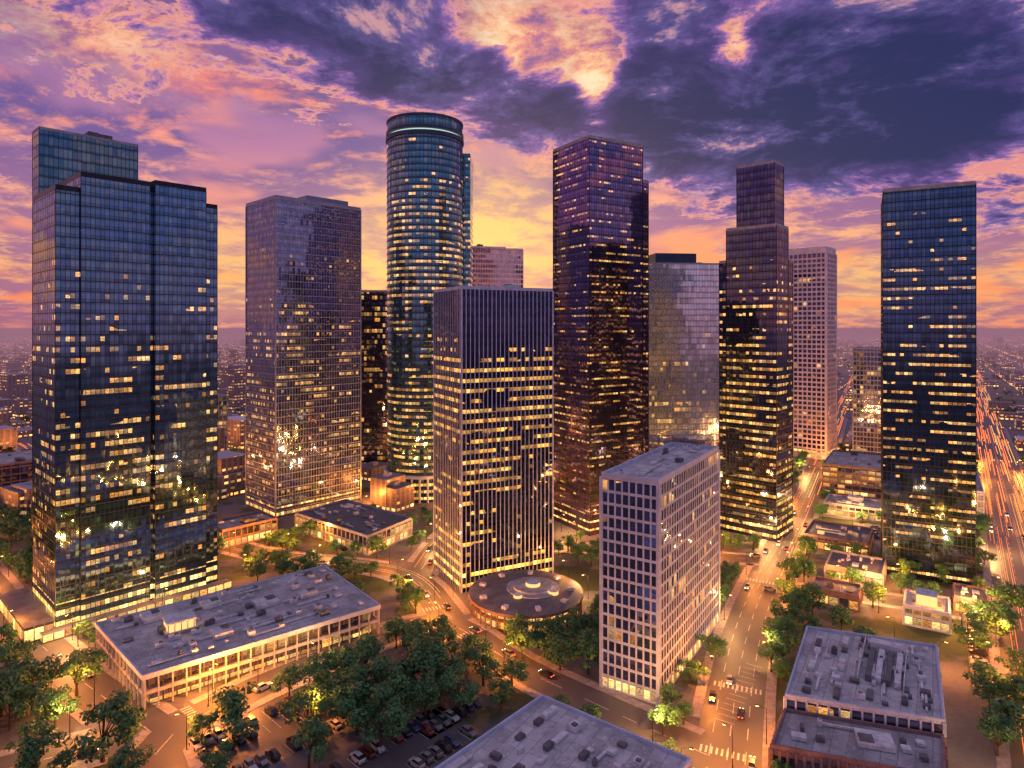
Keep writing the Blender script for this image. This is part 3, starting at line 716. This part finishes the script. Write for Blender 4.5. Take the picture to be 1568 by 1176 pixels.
bset(g,b,col=g.mix(geo.outputs['Random Per Island'],(.03,.07,.035),(.09,.14,.06)),rough=.9); haze_out(fm,g,b,600,6500)
for i in range(4600):
    Y=360+5200*(R()**1.7); X=U(-1,1)*(.92*Y+60)
    if mnoise.noise(Vector((X*.004,Y*.003,3)))<-.10: continue
    if Y<700 and (inb((X,Y),4) or road_at((X,Y),3)): continue
    if Y<2500 and road_at((X,Y),4): continue
    s=U(3,5.5)*(1+Y/9000)
    for k in range(20 if Y<1500 else 9):
        q=s*.75; px_,py_,pz_=X+random.gauss(0,q*.6),Y+random.gauss(0,q*.6),abs(random.gauss(s,s*.4))+.5
        t=U(0,6.28); tl=U(-.6,.6); e_=U(.25,.55)*s*(1 if Y<1500 else 1.5)
        A=Vector((math.cos(t)*e_,math.sin(t)*e_,tl*e_)); B=Vector((-math.sin(t)*e_,math.cos(t)*e_,U(-.9,.9)*e_)); c=Vector((px_,py_,pz_))
        tm.quad([c+A,c+B,c-A,c-B],0)
tm.build('distant_trees',[fm])
print('city',cnt)
# ------------------------------------------------------------------ world / sky
W=bpy.data.worlds.new('World'); sc.world=W; W.use_nodes=True; g=NG(W.node_tree)
bg=W.node_tree.nodes['Background']
tc=g.n('ShaderNodeTexCoord'); D=g.v('NORMALIZE',tc.outputs['Generated']); s=g.sep(D); x,y,z=s[0],s[1],s[2]
az=g.m('ARCTAN2',x,y); el=g.m('ARCSINE',z)
zc=g.m('MAXIMUM',z,0.0)
ae=g.comb(az,el,0.0)
den=g.m('ADD',zc,.16)
pl=g.comb(g.m('DIVIDE',x,den),g.m('DIVIDE',y,den),0.0)
t=g.m('DIVIDE',el,math.pi/2,clamp=True)
front=g.ramp(t,[(0,(.42,.18,.26)),(.018,(.92,.23,.13)),(.05,(1.0,.32,.12)),(.10,(.98,.33,.22)),(.16,(.48,.19,.36)),(.24,(.20,.13,.37)),(.4,(.28,.30,.56)),(1,(.42,.49,.76))])
back=g.ramp(t,[(0,(.20,.15,.28)),(.04,(.15,.15,.31)),(.1,(.10,.16,.33)),(.3,(.10,.20,.42)),(.5,(.26,.34,.60)),(1,(.42,.49,.76))])  # unseen rear sky and zenith, brightened to light roofs and facades
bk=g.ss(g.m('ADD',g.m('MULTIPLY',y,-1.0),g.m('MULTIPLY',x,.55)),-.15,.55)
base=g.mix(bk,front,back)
def AE(px,py):
    a=math.atan((px-784)/1000); return a,math.atan((500-py)/1000*math.cos(a))
def gauss(px,py,sx,sy,w,acc):
    a,e=AE(px,py)
    q=g.v('MULTIPLY',g.v('SUBTRACT',ae,(a,e,0)),(1000/sx,1000/sy,0))
    d=g.v('DOT_PRODUCT',q,q,out=1)
    ex=g.m('EXPONENT',g.m('MULTIPLY',d,-1.0))
    return g.m('MULTIPLY_ADD',ex,w,acc)
gl=gauss(745,345,150,90,1.0,0.0); gl=gauss(580,395,190,62,.8,gl); gl=gauss(1310,440,180,45,.6,gl); gl=gauss(350,440,120,45,.5,gl)
# billowing cloud texture, warped by a coarse noise
warp=g.v('SCALE',g.v('SUBTRACT',g.noise(pl,1.3,2,.5,out=1),(.5,.5,.5))); warp.node.inputs['Scale'].default_value=.40
wp=g.v('ADD',pl,warp)
n1=g.noise(wp,2.0,6,.62)
n1b=g.noise(g.v('ADD',wp,(13,5,2)),5.5,6,.70)
mixn=g.m('ADD',g.m('MULTIPLY',n1,.6),g.m('MULTIPLY',n1b,.4))
thinc=g.ramp(t,[(0,(.9,.28,.16)),(.06,(1,.46,.20)),(.13,(1,.40,.28)),(.2,(1,.25,.16)),(.3,(.85,.28,.28)),(1,(.52,.52,.72))])
shade=g.ramp(t,[(0,(.36,.14,.24)),(.08,(.34,.14,.30)),(.16,(.15,.09,.31)),(.3,(.06,.055,.24)),(1,(.34,.38,.64))])
lay=g.mix(g.ss(mixn,.46,.60),shade,thinc)
cov=g.ss(g.noise(g.v('ADD',wp,(3,9,1)),1.3,3,.6),.34,.50)
base=g.mix(g.m('MULTIPLY',cov,g.m('SUBTRACT',.95,g.m('MULTIPLY',bk,.6))),base,lay)
base=g.mix(g.m('MULTIPLY',gl,g.m('MULTIPLY_ADD',g.ss(mixn,.40,.56),.6,.35),clamp=True),base,(1.0,.60,.20))
gap=gauss(780,62,95,70,1.0,0.0); gap=gauss(915,120,55,80,1.0,gap); gap=gauss(210,45,170,50,.7,gap); gap=gauss(1128,70,45,60,.8,gap)
gapc=g.ramp(g.ss(n1b,.36,.66),[(0,(.36,.14,.32)),(.3,(.85,.30,.25)),(.6,(1,.52,.26)),(1,(1,.80,.50))])
base=g.mix(g.m('MULTIPLY',gap,.95,clamp=True),base,gapc)
# heavy dark cloud deck
n2=g.noise(g.v('ADD',wp,(4.3,1.7,0)),2.2,8,.66)
acc=g.m('MULTIPLY',g.m('ADD',g.m('MULTIPLY',n2,.75),g.m('MULTIPLY_ADD',n1b,.50,-.625)),2.4)
for b_ in [(380,0,140,55,.55),(530,60,130,60,.66),(690,120,120,50,.62),(830,175,100,45,.62),(975,150,60,90,.48),
           (1080,185,150,85,.64),(1250,210,190,75,.66),(1430,215,100,45,.55),(1480,90,180,100,.58),(1030,0,100,70,.50),(1270,40,150,80,.38),(1550,330,55,35,.5),
           (30,270,70,40,.25),(620,-20,90,40,.35),(120,100,120,30,.18),
           (780,62,70,55,-.50),(915,120,36,66,-.60),(1128,70,30,50,-.45),(500,330,500,110,-.4),(1150,420,600,80,-.4)]:
    acc=gauss(*b_,acc)
acc=g.m('SUBTRACT',acc,g.m('MULTIPLY',bk,.05))
dm=g.ss(acc,.09,.18)
dcol=g.ramp(g.ss(acc,.08,.85),[(0,(1.0,.42,.22)),(.07,(.62,.24,.36)),(.18,(.21,.10,.34)),(.42,(.060,.038,.18)),(1,(.014,.018,.10))])
n4=g.noise(g.v('ADD',wp,(21,7,4)),3.6,7,.66)
lift=g.mix(g.ss(n4,.58,.67),(.15,.11,.37),(.85,.42,.45))
dcol=g.mix(g.m('MULTIPLY',g.ss(n4,.47,.65),.68),dcol,lift)
sky=g.mix(dm,base,dcol)
nis=g.n('ShaderNodeTexSky'); nis.sky_type='NISHITA'; nis.sun_disc=False; nis.sun_elevation=math.radians(3); nis.sun_rotation=math.radians(-2.5); nis.dust_density=2
nsc=g.v('SCALE',nis.outputs[0]); nsc.node.inputs['Scale'].default_value=.01
sky=g.mix(1.0,sky,nsc,'ADD')
sky=g.mix(g.ss(z,-.004,.0),(.25,.13,.2),sky)
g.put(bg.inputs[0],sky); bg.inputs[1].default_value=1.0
S=bpy.data.lights.new('sun','SUN'); S.energy=1.2; S.angle=math.radians(2); S.color=(1,.5,.3)
so=bpy.data.objects.new('sun',S); COL.objects.link(so)
sd=Vector((math.sin(math.radians(-2.5))*math.cos(math.radians(3)),math.cos(math.radians(-2.5))*math.cos(math.radians(3)),math.sin(math.radians(3))))
so.rotation_euler=sd.to_track_quat('Z','Y').to_euler(); so.location=(0,600,300)
# camera
cam=bpy.data.cameras.new('camera'); co=bpy.data.objects.new('camera',cam); COL.objects.link(co)
co.location=(0,0,100); co.rotation_euler=(math.radians(90),0,0); cam.sensor_width=36; cam.lens=36*1000/1568; cam.shift_y=-88/1568
cam.clip_end=60000; cam.clip_start=1
sc.camera=co
sc.view_settings.view_transform='Standard'; sc.view_settings.look='None'; sc.view_settings.exposure=0
